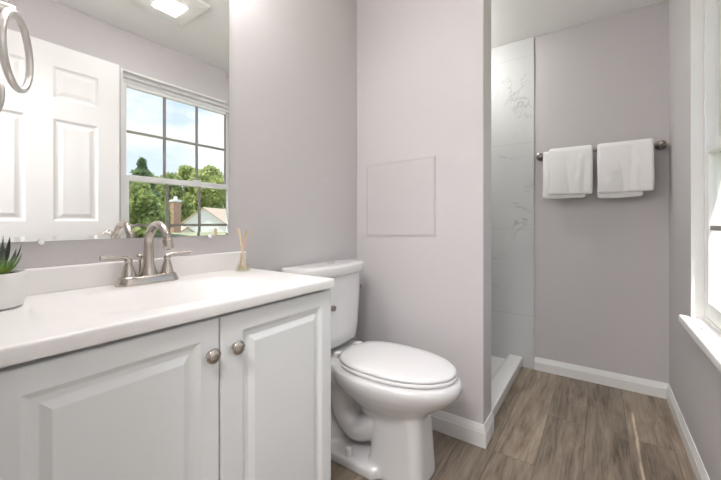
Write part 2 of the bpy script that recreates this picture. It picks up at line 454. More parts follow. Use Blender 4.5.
struct('floor', B(-1.4, XR + 0.1, -1.1, 1.6, -0.12, 0), 'floor', label='grey-brown wood look plank floor')
struct('ceiling', B(-1.4, XR + 0.1, -0.48, 1.6, ZC, ZC + 0.1), 'ceiling', label='white ceiling')
struct('wall_back', B(XL - 0.12, XR + 0.1, YB, YB + 0.12, 0, ZC), 'wall')
struct('wall_right', B(XR, XR + 0.1, YF, YB, 0, ZC), 'wall')
bm = bmesh.new()
box(bm, XL - 0.12, WX0, YF - 0.16, YF, 0, ZC); box(bm, WX1, XR + 0.1, YF - 0.16, YF, 0, ZC)
box(bm, WX0, WX1, YF - 0.16, YF, 0, WZ0); box(bm, WX0, WX1, YF - 0.16, YF, WZ1, ZC)
struct('wall_front', bm, 'wall')
bm = bmesh.new()
box(bm, XL - 0.12, XL, DY1, YB, 0, ZC); box(bm, XL - 0.12, XL, YF, DY0, 0, ZC); box(bm, XL - 0.12, XL, DY0, DY1, DZ, ZC)
struct('wall_left', bm, 'wall')
struct('wall_partition', B(XP, XP2, PE, YB, 0, ZC, bevel=0.004), 'wall')
# tiled shower faces
struct('wall_shower_right', B(XR - 0.009, XR, 0.367, YB, 0, ZC), 'marble', label='white marble look shower tile with grey veins')
struct('wall_shower_back', B(XP2 + 0.009, XR - 0.009, YB - 0.009, YB, 0, ZC), 'marble')
struct('wall_shower_left', B(XP2, XP2 + 0.009, PE + 0.02, YB, 0, ZC), 'marble')
# hallway behind the doorway
struct('wall_hall_back', B(-1.4, XL - 0.12, 1.48, 1.6, 0, ZC), 'wall')
struct('wall_hall_left', B(-1.5, -1.4, -1.2, 1.6, 0, ZC), 'wall')
struct('wall_hall_front', B(-1.4, XL - 0.12, -1.2, -1.1, 0, ZC), 'wall')
bm = bmesh.new(); box(bm, XL - 0.12, XL - 0.0, 1.241, 1.48, 0, ZC); box(bm, XL - 0.12, XL - 0.0, -1.1, YF - 0.16, 0, ZC)
struct('wall_hall_right', bm, 'wall')
struct('ceiling_hall', B(-1.4, XL, -1.1, -0.48, ZC, ZC + 0.1), 'ceiling')

# baseboards: moulded section swept along the wall
def base_profile(h=0.09, t=0.0125):
    return [(0, 0), (t, 0), (t, h * 0.66), (t * 0.82, h * 0.70), (t * 0.82, h * 0.74), (t * 0.62, h * 0.84), (t * 0.42, h * 0.93), (t * 0.30, h), (0, h)]
def baseboard(name, pts, normals_side, cap=True, h=0.085):
    """pts: corners of the wall line on plan; the board stands on the side given by normals_side (+1 left of travel)"""
    pts = [Vector((p[0], p[1], 0)) for p in pts]; bm = bmesh.new(); rings = []
    n = len(pts)
    for i, p in enumerate(pts):
        ds = []
        if i > 0: ds.append((p - pts[i - 1]).normalized())
        if i < n - 1: ds.append((pts[i + 1] - p).normalized())
        ns = [Vector((-d.y, d.x, 0)) * normals_side for d in ds]
        if len(ns) == 1: off = ns[0]
        else:
            m = (ns[0] + ns[1]).normalized(); off = m / max(0.2, m.dot(ns[0]))
        rings.append([p + off * a + Vector((0, 0, z)) for a, z in base_profile(h)])
    loft(bm, rings, True, True)
    return struct(name, bm, 'trim')
baseboard('baseboard_right', [(XR, 0.365), (XR, YF), (WX0 - 0.3, YF)], -1, h=0.085)
baseboard('baseboard_partition', [(XP, YB), (XP, PE), (XP2, PE)], -1, h=0.098)
baseboard('baseboard_back', [(0.9, YB), (XP - 0.0125, YB)], -1, h=0.098)

# ------------------------------------------------------------------ window
win = thing('window_1', 'white double-hung window with a grid of small panes over a deep sill', None, (1.47, YF, 0.6), kind='structure')
bm = bmesh.new()
lt = 0.012
box(bm, WX0, WX0 + lt, YF - 0.16, YF + 0.001, WZ0, WZ1); box(bm, WX1 - lt, WX1, YF - 0.16, YF + 0.001, WZ0, WZ1)
box(bm, WX0 + lt, WX1 - lt, YF - 0.16, YF + 0.001, WZ1 - lt, WZ1)
obj('jamb_liner', bm, 'trim', win)
IX0, IX1 = WX0 + lt, WX1 - lt       # 0.94 .. 2.00
bm = bmesh.new()
for (a, b) in ((IX0, IX0 + 0.018), (IX1 - 0.018, IX1)):
    box(bm, a, b, -0.45, -0.358, 0.592, WZ1 - lt, bevel=0.002)
    box(bm, a - 0.0 if a < 1 else a - 0.008, b + 0.008 if a < 1 else b, -0.3985, -0.3925, 0.592, WZ1 - lt)
box(bm, IX0 + 0.018, IX1 - 0.018, -0.45, -0.358, 1.968, WZ1 - lt, bevel=0.002)
box(bm, IX0 + 0.018, IX1 - 0.018, -0.3985, -0.3925, 1.945, 1.968)
box(bm, IX0 + 0.018, IX1 - 0.018, -0.46, -0.358, 0.592, 0.604, bevel=0.002)
obj('window_frame', bm, 'vinyl', win)
def sash(name, y0, y1, z0, z1, bot, top, stile=0.034):
    x0, x1 = IX0 + 0.018, IX1 - 0.018
    bm = bmesh.new()
    box(bm, x0, x0 + stile, y0, y1, z0, z1, bevel=0.003); box(bm, x1 - stile, x1, y0, y1, z0, z1, bevel=0.003)
    box(bm, x0 + stile, x1 - stile, y0, y1, z0, z0 + bot, bevel=0.003); box(bm, x0 + stile, x1 - stile, y0, y1, z1 - top, z1, bevel=0.003)
    s = obj(name, bm, 'vinyl', win)
    gx0, gx1, gz0, gz1 = x0 + stile, x1 - stile, z0 + bot, z1 - top
    ym = (y0 + y1) / 2
    obj('glass', B(gx0, gx1, ym - 0.002, ym + 0.002, gz0, gz1), 'glass', s)
    bm = bmesh.new()
    for x in (1.241, 1.488, 1.742):
        box(bm, x - 0.0105, x + 0.0105, ym + 0.0025, ym + 0.0085, gz0, gz1)
    zc = (gz0 + gz1) / 2; box(bm, gx0, gx1, ym + 0.003, ym + 0.009, zc - 0.0095, zc + 0.0095)
    obj('glazing_grid', bm, 'muntin', s)
    return s
lo = sash('lower_sash', -0.391, -0.361, 0.606, 1.318, 0.066, 0.038)
up = sash('upper_sash', -0.430, -0.400, 1.280, 1.966, 0.036, 0.045)
obj('sash_lock', B(1.44, 1.50, -0.385, -0.362, 1.318, 1.330, bevel=0.004), 'vinyl', lo)
bm = bmesh.new()
box(bm, WX0 + 0.0005, WX1 - 0.0005, -0.36, YF, 0.5605, 0.592)
box(bm, IX0 - 0.035, IX1 + 0.045, YF, -0.284, 0.561, 0.592, bevel=0.006)
obj('window_stool', bm, 'trim', win)
# eave of the house above the window (outside)
struct('trim_1', B(-2, 5, -0.686, -0.481, 2.42, 2.52), 'soffit')

# ------------------------------------------------------------------ door, open against the window wall
door = thing('door_1', 'white six-panel door swung open beside the window', None, (0.13, -0.2575, 0.012), kind='structure')
bm = bmesh.new()
DX0, DX1, DYf, DYb, DZ0, DZ1 = 0.13, 0.89, -0.240, -0.275, 0.012, 1.985
xs = [DX0, 0.238, 0.462, 0.574, 0.780, DX1]
zs = [DZ0, 0.24, 0.78, 1.0 - 0.0, 1.575, 1.688, 1.868, DZ1]
zs = [DZ0, 0.235, 0.875, 1.005, 1.572, 1.688, 1.862, DZ1]
cells = {(i, j) for i in (1, 3) for j in (1, 3, 5)}
prof = [(0.003, -0.003), (0.012, -0.009), (0.022, -0.009), (0.042, -0.0025)]
panels(bm, xs, zs, cells, prof, lambda u, v, d: (u, DYf + d, v))
panels(bm, xs, zs, cells, prof, lambda u, v, d: (u, DYb - d, v))
for (a, b) in (((DX0, DZ0), (DX1, DZ0)), ((DX1, DZ0), (DX1, DZ1)), ((DX1, DZ1), (DX0, DZ1)), ((DX0, DZ1), (DX0, DZ0))):
    bm.faces.new([bm.verts.new(q) for q in ((a[0], DYf, a[1]), (b[0], DYf, b[1]), (b[0], DYb, b[1]), (a[0], DYb, a[1]))])
bmesh.ops.remove_doubles(bm, verts=bm.verts[:], dist=1e-5)
obj('door_panel', bm, 'door', door)
bm = bmesh.new()
lathe(bm, [(0.031, 0), (0.031, 0.004), (0.026, 0.009), (0.012, 0.011), (0.010, 0.022), (0.012, 0.030), (0.022, 0.036), (0.0265, 0.046), (0.0255, 0.056), (0.018, 0.063), (0.002, 0.065)], (0.830, DYf, 0.922), axis='Y')
obj('door_knob', bm, 'nickel', door, smooth=True, angle=40)
for z in (0.25, 1.0, 1.78):
    obj('hinge', lathe(bmesh.new(), [(0.006, -0.045), (0.006, 0.045)], (DX0 - 0.007, DYf + 0.003, z), n=12), 'nickel', door)
# doorway jamb and casing
bm = bmesh.new()
box(bm, XL - 0.132, XL + 0.008, DY1 - 0.012, DY1, 0, DZ); box(bm, XL - 0.132, XL + 0.008, DY0, DY0 + 0.002, 0, DZ)
box(bm, XL - 0.132, XL + 0.008, DY0 + 0.002, DY1 - 0.012, DZ - 0.012, DZ)
struct('trim_2', bm, 'trim')
bm = bmesh.new()
box(bm, XL, XL + 0.010, DY1 - 0.005, DY1 + 0.045, 0, DZ + 0.05, bevel=0.003); box(bm, XL, XL + 0.010, DY0, DY1 - 0.005, DZ - 0.006, DZ + 0.05, bevel=0.003)
struct('trim_3', bm, 'trim')

# ------------------------------------------------------------------ shower base and curb
sh = thing('shower_tray', 'low white shower tray with a raised curb at the foot of the marble tile', 'shower tray', (2.13, 0.78, 0))
CX0, CX1, CY0, CY1 = XP2 + 0.0095, XR - 0.0095, 0.437, 1.111
bm = bmesh.new()
n0 = [(CY0 + 0.004, 0.0), (CY0 + 0.004, 0.028), (CY0, 0.032), (CY0, 0.064), (CY0 + 0.006, 0.069), (CY0 + 0.082, 0.070), (CY0 + 0.090, 0.066), (CY0 + 0.102, 0.038), (CY0 + 0.12, 0.031), (CY1 - 0.05, 0.035), (CY1 - 0.03, 0.04), (CY1 - 0.02, 0.07), (CY1, 0.07), (CY1, 0)]
loft(bm, [[(x, y, z) for y, z in n0] for x in (CX0, CX1)])
obj('pan', bm, 'pan', sh)
obj('drain', lathe(bmesh.new(), [(0.045, 0.030), (0.045, 0.0355), (0.038, 0.037), (0.005, 0.0365)], (2.14, 0.82, 0), n=28), 'chrome', sh, smooth=True, angle=40)

# ------------------------------------------------------------------ access panel on the partition
ap = thing('access_panel', 'square painted access panel set flush in the wall above the toilet', 'access panel', (XP, 0.848, 0.93))
bm = bmesh.new()
q = [(1.045, 0.926), (0.655, 0.937), (0.657, 1.315), (1.047, 1.303)]     # hung slightly out of level
loft(bm, [[(XP, y, z) for y, z in q], [(XP - 0.004, y, z) for y, z in q]])
bmesh.ops.bevel(bm, geom=bm.edges[:], offset=0.0012, segments=2, affect='EDGES')
obj('panel_door', bm, 'panel', ap)
bm = bmesh.new()
def exp(q, e):
    cy = sum(a for a, _ in q) / 4; cz = sum(b for _, b in q) / 4
    return [(y + math.copysign(e, y - cy), z + math.copysign(e, z - cz)) for y, z in q]
o_, i_ = exp(q, 0.006), exp(q, 0.0015)
ro = [bm.verts.new((XP - 0.0025, y, z)) for y, z in o_]; ri = [bm.verts.new((XP - 0.0025, y, z)) for y, z in i_]
rb = [bm.verts.new((XP, y, z)) for y, z in o_]; rc = [bm.verts.new((XP, y, z)) for y, z in i_]
for a in range(4):
    b = (a + 1) % 4
    bm.faces.new((ro[a], ro[b], ri[b], ri[a])); bm.faces.new((ro[a], rb[a], rb[b], ro[b])); bm.faces.new((ri[a], ri[b], rc[b], rc[a])); bm.faces.new((rb[a], rc[a], rc[b], rb[b]))
obj('panel_frame', bm, 'panel', ap)

# ------------------------------------------------------------------ vanity cabinet
VX0, VX1, VYF, VTOP = 0.068, 0.828, 0.690, 0.799
van = thing('vanity_cabinet', 'white bathroom vanity cabinet with two raised-panel doors', 'cabinet', (0.44, 0.9, 0))
bm = bmesh.new()
FY = VYF + 0.018         # carcass front
box(bm, VX0, VX0 + 0.016, FY, YB - 0.001, 0.0, VTOP); box(bm, VX1 - 0.016, VX1, FY, YB - 0.001, 0.0, VTOP)
box(bm, VX0 + 0.016, VX1 - 0.016, FY + 0.01, YB - 0.001, 0.10, 0.116)
box(bm, VX0 + 0.016, VX1 - 0.016, YB - 0.012, YB - 0.001, 0.116, VTOP)
box(bm, VX0 + 0.016, VX1 - 0.016, FY, FY + 0.016, VTOP - 0.05, VTOP)
obj('carcass', bm, 'cabinet', van)
obj('toe_kick', B(VX0 + 0.016, VX1 - 0.016, FY + 0.05, FY + 0.064, 0.0, 0.10), 'cabinet', van)
def cab_door(x0, x1, z0, z1, knob_x):
    bm = bmesh.new(); e = 0.004
    mL = 0.056
    xs = [x0 + e, x0 + mL, x1 - 0.043, x1 - e]; zs = [z0 + e, z0 + 0.052, z1 - 0.042, z1 - e]
    rings = [(0.0015, -0.0012), (0.010, -0.0075), (0.012, -0.008), (0.021, -0.008), (0.023, -0.0073), (0.035, -0.0018), (0.0365, -0.0014)]
    panels(bm, xs, zs, {(1, 1)}, rings, lambda u, v, d: (u, VYF - d, v))
    # rounded outer edge and sides
    R = [[(x0 + a, VYF + b, z0 + a), (x1 - a, VYF + b, z0 + a), (x1 - a, VYF + b, z1 - a), (x0 + a, VYF + b, z1 - a)] for a, b in ((e, 0), (e * 0.3, 0.0012), (0, 0.004), (0, 0.017))]
    loft(bm, R, False, True)
    bmesh.ops.remove_doubles(bm, verts=bm.verts[:], dist=1e-5)
    d = obj('door', bm, 'cabinet', van)
    k = obj('knob', lathe(bmesh.new(), [(0.009, 0), (0.0085, -0.003), (0.0065, -0.004), (0.0065, -0.008), (0.010, -0.010), (0.0150, -0.012), (0.0165, -0.0150), (0.0150, -0.0188), (0.009, -0.0215), (0.001, -0.0225)], (knob_x, VYF, 0.713), n=28, axis='Y'), 'nickel', d, smooth=True, angle=50)
    return d
cab_door(VX0, 0.4415, 0.105, 0.7885, 0.4415 - 0.023)
cab_door(0.4450, VX1 - 0.002, 0.105, 0.7885, 0.4450 + 0.035)

# countertop with moulded basin
top = thing('bathroom_countertop', 'glossy white vanity top with moulded basin and low backsplash', 'countertop', (0.44, 0.9, 0.797))
bm = bmesh.new()
TX0, TX1, TY0, TY1, TZ, TB = 0.0625, 0.815, 0.676, YB - 0.0005, 0.8265, 0.7995
nx, ny = 110, 66
def basin(x, y):
    u = (x - 0.452) / 0.222; v = (y - 0.866) / 0.148
    r = (abs(u) ** 2.6 + abs(v) ** 2.6) ** (1 / 2.6)
    d = 0.0
    if r < 1.0:
        t = 1 - r; s = min(1, t / 0.75); d = 0.105 * (s * s * (3 - 2 * s))
    lip = math.exp(-((r - 1.06) / 0.05) ** 2) * 0.0008
    return -d + lip
grid = []
for j in range(ny + 1):
    row = []
    for i in range(nx + 1):
        x = TX0 + (TX1 - TX0) * i / nx; y = TY0 + (TY1 - TY0) * j / ny
        z = TZ + basin(x, y)
        row.append(bm.verts.new((x, y, z)))
    grid.append(row)
for j in range(ny):
    for i in range(nx):
        bm.faces.new((grid[j][i], grid[j][i + 1], grid[j + 1][i + 1], grid[j + 1][i]))
# rounded front and right edges down to the underside
def edge_row(pts, outs):
    prev = pts
    for o, dz in ((0.0022, -0.0012), (0.0036, -0.0045), (0.0040, -0.008), (0.0040, -0.020), (0.003, -0.0262)):
        cur = [bm.verts.new(p.co + d * o + Vector((0, 0, dz))) for p, d in zip(pts, outs)]
        for a in range(len(cur) - 1): bm.faces.new((prev[a], prev[a + 1], cur[a + 1], cur[a]))
        prev = cur
    return prev
per = grid[0][:] + [grid[j][nx] for j in range(1, ny + 1)]
outs = [Vector((0, -1, 0))] * nx + [Vector((1, -1, 0))] + [Vector((1, 0, 0))] * ny
low = edge_row(per, outs)
obj('slab', bm, 'counter', top, smooth=True, angle=50)
obj('backsplash', B(TX0, TX1 + 0.002, YB - 0.020, YB - 0.0005, TZ - 0.001, 0.889, bevel=0.004), 'counter', top)
obj('drain', lathe(bmesh.new(), [(0.021, 0), (0.0205, 0.003), (0.014, 0.004), (0.001, 0.006)], (0.452, 0.868, TZ - 0.106), n=24), 'nickel', top, smooth=True, angle=40)

# faucet
fx, fy, fz = 0.454, 1.058, TZ
fau = thing('faucet', 'brushed nickel two-handle faucet with high arc spout behind the basin', 'faucet', (fx, fy, fz))
bm = bmesh.new()
def stadium(hw, r, z, n=14):
    pts = []
    for k in range(n + 1): a = -PI / 2 + PI * k / n; pts.append((fx + hw + r * math.cos(a), fy + r * math.sin(a), z))
    for k in range(n + 1): a = PI / 2 + PI * k / n; pts.append((fx - hw + r * math.cos(a), fy + r * math.sin(a), z))
    return pts
loft(bm, [stadium(0.053, 0.029, fz + 0.0005), stadium(0.053, 0.029, fz + 0.004), stadium(0.052, 0.0275, fz + 0.010), stadium(0.051, 0.0245, fz + 0.019), stadium(0.051, 0.0225, fz + 0.0225), stadium(0.051, 0.019, fz + 0.024)])
obj('base_plate', bm, 'nickel', fau, smooth=True, angle=60)
bm = bmesh.new()
lathe(bm, [(0.0225, 0.0225), (0.0220, 0.028), (0.0195, 0.036), (0.0160, 0.048), (0.0135, 0.066), (0.0128, 0.085), (0.0122, 0.10)], (fx, fy, fz), n=28)
arc = [(fx, fy, fz + 0.088), (fx, fy, fz + 0.106)]
R_, zc = 0.056, fz + 0.110
for k in range(0, 23):
    a = PI * 0.93 * k / 22
    arc.append((fx, fy - R_ + R_ * math.cos(a), zc + R_ * math.sin(a)))
tube(bm, arc, [0.0120] * 4 + [0.0118 - 0.0013 * k / 20 for k in range(len(arc) - 4)], n=22)
sp = obj('spout', bm, 'nickel', fau, smooth=True, angle=60)
e_ = Vector(arc[-1]); d_ = (Vector(arc[-1]) - Vector(arc[-2])).normalized()
bm = bmesh.new(); tube(bm, [e_ - d_ * 0.004, e_ + d_ * 0.001, e_ + d_ * 0.0012, e_ + d_ * 0.020, e_ + d_ * 0.022], [0.0125, 0.0135, 0.0125, 0.0122, 0.0105], n=22)
obj('aerator', bm, 'nickel', sp, smooth=True, angle=40)
for s in (-1, 1):
    hx = fx + s * 0.051
    bm = bmesh.new()
    lathe(bm, [(0.0180, 0.0225), (0.0180, 0.026), (0.0168, 0.028), (0.0150, 0.038), (0.0112, 0.051), (0.0082, 0.060), (0.0078, 0.062), (0.0096, 0.064), (0.0096, 0.067), (0.0076, 0.073), (0.004, 0.078), (0.001, 0.079)], (hx, fy, fz), n=26)
    h = obj('handle', bm, 'nickel', fau, smooth=True, angle=50)
    bm = bmesh.new()
    P = spline([(hx - s * 0.003, fy, fz + 0.066), (hx + s * 0.004, fy - 0.001, fz + 0.075), (hx + s * 0.016, fy - 0.003, fz + 0.0785), (hx + s * 0.042, fy - 0.005, fz + 0.079), (hx + s * 0.067, fy - 0.007, fz + 0.0795)], 6)
    tube(bm, P, [0.0068 - 0.0022 * min(1, k / 10) + (0.0016 * max(0, (k - 12)) / 12) for k in range(len(P))], n=14)
    obj('lever', bm, 'nickel', h, smooth=True, angle=60)
bm = bmesh.new()
lathe(bm, [(0.003, 0.02), (0.003, 0.060), (0.0035, 0.062), (0.0075, 0.072), (0.0088, 0.077), (0.0070, 0.080), (0.001, 0.081)], (fx - 0.012, fy + 0.026, fz), n=16)
obj('lift_rod', bm, 'nickel', fau, smooth=True, angle=50)

# ------------------------------------------------------------------ mirror
mir = thing('wall_mirror', 'large frameless wall mirror above the vanity backsplash', 'mirror', (0.44, YB, 0.953))
bm = bmesh.new()
MX0, MX1, MZ0, MZ1 = 0.13, 0.7515, 0.953, 1.91
yf, bw = YB - 0.0055, 0.0125
def rect(i, y): return [(MX0 + i, y, MZ0 + i), (MX1 - i, y, MZ0 + i), (MX1 - i, y, MZ1 - i), (MX0 + i, y, MZ1 - i)]
loft(bm, [rect(0, YB - 0.001), rect(0, yf + 0.0006), rect(bw, yf)])
obj('mirror_glass', bm, 'mirror', mir)
for x, z in ((0.236, MZ0), (0.676, MZ0), (0.236, MZ1), (0.676, MZ1)):
    bm = bmesh.new()
    lathe(bm, [(0.0068, -0.001), (0.0068, -0.005), (0.0055, -0.0075), (0.0015, -0.0085)], (x, YB - 0.0055, z + (-0.003 if z < 1.5 else 0.003)), n=20, axis='Y')
    obj('mirror_clip', bm, 'clip', mir, smooth=True, angle=40)['label'] = 'pale plastic mirror clip'

# ------------------------------------------------------------------ ceiling fan with light; added fill lamps out of view
fl = thing('ceiling_fan_light', 'square white ceiling exhaust fan with a bright light panel, seen in the mirror', 'ceiling light', (0.976, 0.222, ZC))
bm = bmesh.new()
cx_, cy_ = 0.976, 0.222
def sq(hx, hy, z, r=0.02, n=5):
    pts = []
    for qx, qy, a0 in ((1, 1, 0), (-1, 1, PI / 2), (-1, -1, PI), (1, -1, 3 * PI / 2)):
        for k in range(n + 1):
            a = a0 + PI / 2 * k / n; pts.append((cx_ + qx * (hx - r) + r * math.cos(a), cy_ + qy * (hy - r) + r * math.sin(a), z))
    return pts
loft(bm, [sq(0.150, 0.172, ZC - 0.010), sq(0.150, 0.172, ZC - 0.017), sq(0.142, 0.164, ZC - 0.024), sq(0.070, 0.076, ZC - 0.028, 0.008)])
obj('cover', bm, 'lamp_body', fl, smooth=True, angle=30)
bm = bmesh.new(); loft(bm, [sq(0.128, 0.150, ZC), sq(0.128, 0.150, ZC - 0.010)])
obj('vent_box', bm, 'gap_shade', fl)
bm = bmesh.new(); loft(bm, [sq(0.065, 0.071, ZC - 0.0275, 0.008), sq(0.065, 0.071, ZC - 0.031, 0.008), sq(0.060, 0.066, ZC - 0.033, 0.008)])
obj('light_lens', bm, 'lens', fl)
hl = thing('hall_fill_light', 'flat round white fill light added unseen on the hallway ceiling behind the doorway', 'ceiling light', (-0.55, 0.15, ZC))  # unseen lamp added to brighten the room through the doorway
obj('lamp_base', lathe(bmesh.new(), [(0.26, 0), (0.26, -0.02), (0.245, -0.024)], (-0.55, 0.15, ZC), n=40), 'lamp_body', hl)
obj('light_lens', lathe(bmesh.new(), [(0.24, -0.0245), (0.235, -0.045), (0.2, -0.058), (0.01, -0.066)], (-0.55, 0.15, ZC), n=40), 'hall_fill_lens', hl, smooth=True)

vl = thing('vanity_fill_light', 'added fill light of three white globes on a nickel bar over the mirror, above the frame', 'fill lamp', (0.44, YB, 2.07))  # globes added out of view to brighten the ceiling and window wall
obj('back_plate', B(0.14, 0.74, YB - 0.022, YB, 2.045, 2.115, bevel=0.006), 'nickel', vl)
for x in (0.22, 0.44, 0.66):
    bm = bmesh.new(); tube(bm, spline([(x, YB - 0.02, 2.08), (x, YB - 0.07, 2.085), (x, YB - 0.10, 2.066)], 5), 0.009, n=12)
    lathe(bm, [(0.012, 2.066), (0.030, 2.062), (0.030, 2.046), (0.028, 2.044)], (x, YB - 0.10, 0), n=20)
    a_ = obj('lamp_arm', bm, 'nickel', vl, smooth=True, angle=40)
    obj('fill_globe', lathe(bmesh.new(), [(0.026, 2.045), (0.044, 2.03), (0.058, 2.005), (0.060, 1.985), (0.052, 1.955), (0.032, 1.937), (0.002, 1.932)], (x, YB - 0.10, 0), n=28), 'fill_globe', vl, smooth=True)
sl_ = thing('shower_fill_light', 'small round domed fill lamp added unseen on the ceiling over the shower', 'ceiling light', (2.14, 0.80, ZC))  # unseen lamp added to brighten the towel wall and shower
obj('trim_ring', lathe(bmesh.new(), [(0.095, 0.0), (0.095, -0.004), (0.078, -0.008), (0.076, -0.002)], (2.14, 0.80, ZC), n=36, cap=False), 'lamp_body', sl_, smooth=True, angle=40)
obj('lens', lathe(bmesh.new(), [(0.076, -0.001), (0.076, -0.020), (0.066, -0.042), (0.04, -0.056), (0.002, -0.060)], (2.14, 0.80, ZC), n=32), 'shower_fill_lens', sl_, smooth=True)

# ------------------------------------------------------------------ towel ring on the left wall
RC = Vector((0.160, 0.919, 1.327)); Rr = 0.0698; ra = 0.446
tr = thing('towel_ring', 'brushed nickel towel ring hanging beside the mirror', 'towel ring', (XL, 0.978, RC.z + Rr))
bm = bmesh.new(); D = Vector((math.sin(ra), math.cos(ra), 0))
rings = []
for k in range(64):
    a = 2 * PI * k / 64; rad = D * math.cos(a) + Vector((0, 0, 1)) * math.sin(a); c0 = RC + rad * Rr; nn = D.cross(Vector((0, 0, 1)))
    rings.append([c0 + (rad * math.cos(b) + nn * math.sin(b)) * 0.0062 for b in [2 * PI * j / 14 for j in range(14)]])
rings.append(rings[0]); vr = loft(bm, rings, False, False); bmesh.ops.remove_doubles(bm, verts=bm.verts[:], dist=1e-6)
obj('ring', bm, 'satin_nickel', tr, smooth=True)
bm = bmesh.new(); lathe(bm, [(0.026, 0.0005), (0.026, 0.006), (0.022, 0.010), (0.011, 0.013), (0.010, 0.070), (0.0115, 0.078), (0.0125, 0.090), (0.0115, 0.097), (0.004, 0.099)], (XL, RC.y, RC.z + Rr + 0.004), n=26, axis='X')
obj('wall_post', bm, 'satin_nickel', tr, smooth=True, angle=40)

# ------------------------------------------------------------------ towel bar and towels
BX, BZ, BY0, BY1 = XR - 0.062, 1.437, -0.283, 0.326
tb = thing('towel_bar', 'dark nickel towel bar on the grey wall right of the shower', 'towel bar', (XR, 0.02, BZ))
obj('bar', tube(bmesh.new(), [(BX, BY0 - 0.004, BZ), (BX, BY1 + 0.004, BZ)], 0.0085, n=18), 'dark_nickel', tb, smooth=True, angle=40)
for y in (BY0, BY1):
    bm = bmesh.new()
    lathe(bm, [(0.027, -0.0005), (0.027, -0.006), (0.022, -0.011), (0.0125, -0.016), (0.0115, -0.045), (0.0165, -0.050), (0.0185, -0.060), (0.0165, -0.074), (0.008, -0.080), (0.001, -0.081)], (XR, y, BZ), n=26, axis='X')
    obj('bracket', bm, 'dark_nickel', tb, smooth=True, angle=40)

from mathutils import noise as mnoise
def towel(name, label, y0, y1, zf, zb, inner, seed, skew=0.0, fan=0.0):
    """folded bath towel over the bar: front drop to zf, back drop to zb; `inner` = (y0, y1, z) of the fold showing below"""
    bm = bmesh.new()
    def sheet(ya, yb, zfront, zback, r, amp, zt=BZ):
        path = []
        n1 = 26
        for k in range(n1): path.append((BX - r, zfront + (zt - zfront) * k / n1))
        for k in range(13): a = PI - PI * k / 12; path.append((BX + r * math.cos(a), zt + r * math.sin(a) * 1.05))
        for k in range(1, n1 + 1): path.append((BX + r, zt + (zback - zt) * k / n1))
        m = 30; rows = []
        for j in range(m + 1):
            y = ya + (yb - ya) * j / m; row = []
            for i, (x, z) in enumerate(path):
                drop = max(0.0, (zt - z) / 0.3)
                w = mnoise.noise(Vector((y * 11 + seed, z * 2.2, seed))) * amp * (0.25 + drop) + mnoise.noise(Vector((y * 30, z * 20, seed * 2))) * amp * 0.25
                front = 1 if x < BX else -0.35
                yy = y + mnoise.noise(Vector((z * 9, seed * 3.1, j * 0.02))) * 0.005 * drop + fan * drop * (y - (ya + yb) / 2) / (yb - ya)
                tt = (y - ya) / (yb - ya); crn = max(0.0, abs(tt - 0.5) * 2 - 0.86) / 0.14
                fold = 0.006 * math.exp(-((tt - 0.24 - 0.1 * drop) / 0.05) ** 2) * drop - 0.005 * math.exp(-((tt - 0.62 + 0.12 * drop) / 0.045) ** 2) * drop
                bulge = fold * (4 * amp / 0.013 if amp > 0.01 else 0.3) * 0.4 + 0.012 * math.sin(min(1, drop) * PI) * (1 if x < BX else 0.2)
                zz = z + 0.012 * crn * crn * min(1, drop) ** 6 + (mnoise.noise(Vector((y * 8, seed, 1.7))) * 0.006 + skew * (y - ya)) * min(1, drop) * (1 if x < BX else 0.5)
                xx = x - (w + bulge) * front
                row.append((min(xx, XR - 0.012), yy, zz))
            rows.append(row)
        return rows
    def closed(rows, t):
        """thicken the sheet inwards/outwards into a closed body with soft rims"""
        m, n = len(rows), len(rows[0])
        V = [[Vector(p) for p in r] for r in rows]
        N = [[None] * n for _ in range(m)]
        for j in range(m):
            for i in range(n):
                a = V[min(m - 1, j + 1)][i] - V[max(0, j - 1)][i]; b = V[j][min(n - 1, i + 1)] - V[j][max(0, i - 1)]
                N[j][i] = a.cross(b).normalized()
        sgn = 1 if N[m // 2][3].x < 0 else -1
        out = [[bm.verts.new(V[j][i] + N[j][i] * t * sgn * (1.0 if 0 < j < m - 1 and 0 < i < n - 1 else 0.55)) for i in range(n)] for j in range(m)]
        inn = [[bm.verts.new(V[j][i]) for i in range(n)] for j in range(m)]
        for j in range(m - 1):
            for i in range(n - 1):
                bm.faces.new((out[j][i], out[j][i + 1], out[j + 1][i + 1], out[j + 1][i]))
                bm.faces.new((inn[j][i], inn[j + 1][i], inn[j + 1][i + 1], inn[j][i + 1]))
        for j in range(m - 1):
            for i in (0, n - 1): bm.faces.new((out[j][i], out[j + 1][i], inn[j + 1][i], inn[j][i]))
        for i in range(n - 1):
            for j in (0, m - 1): bm.faces.new((out[j][i], inn[j][i], inn[j][i + 1], out[j][i + 1]))
    closed(sheet(y0, y1, zf, zb, 0.022, 0.013), 0.013)
    closed(sheet(inner[0], inner[1], inner[2], zb + 0.02, 0.0125, 0.003), 0.008)
    c = Vector((BX, (y0 + y1) / 2, zf))
    bmesh.ops.translate(bm, verts=bm.verts[:], vec=-c)
    o = obj(name, bm, 'towel', smooth=True, angle=70)
    o.location = c
    sd = o.modifiers.new('soft', 'SUBSURF'); sd.levels = 1; sd.render_levels = 1
    tag(o, label, 'towel', 'white towels on the towel bar')
    return o
towel('bath_towel', 'folded white towel at the shower end of the bar', 0.036, 0.270, 1.172, 1.20, (0.070, 0.305, 1.150), 3.0, skew=0.0)
towel('bath_towel', 'folded white towel at the window end of the bar', -0.246, 0.014, 1.172, 1.20, (-0.20, 0.012, 1.143), 8.0, skew=0.0)

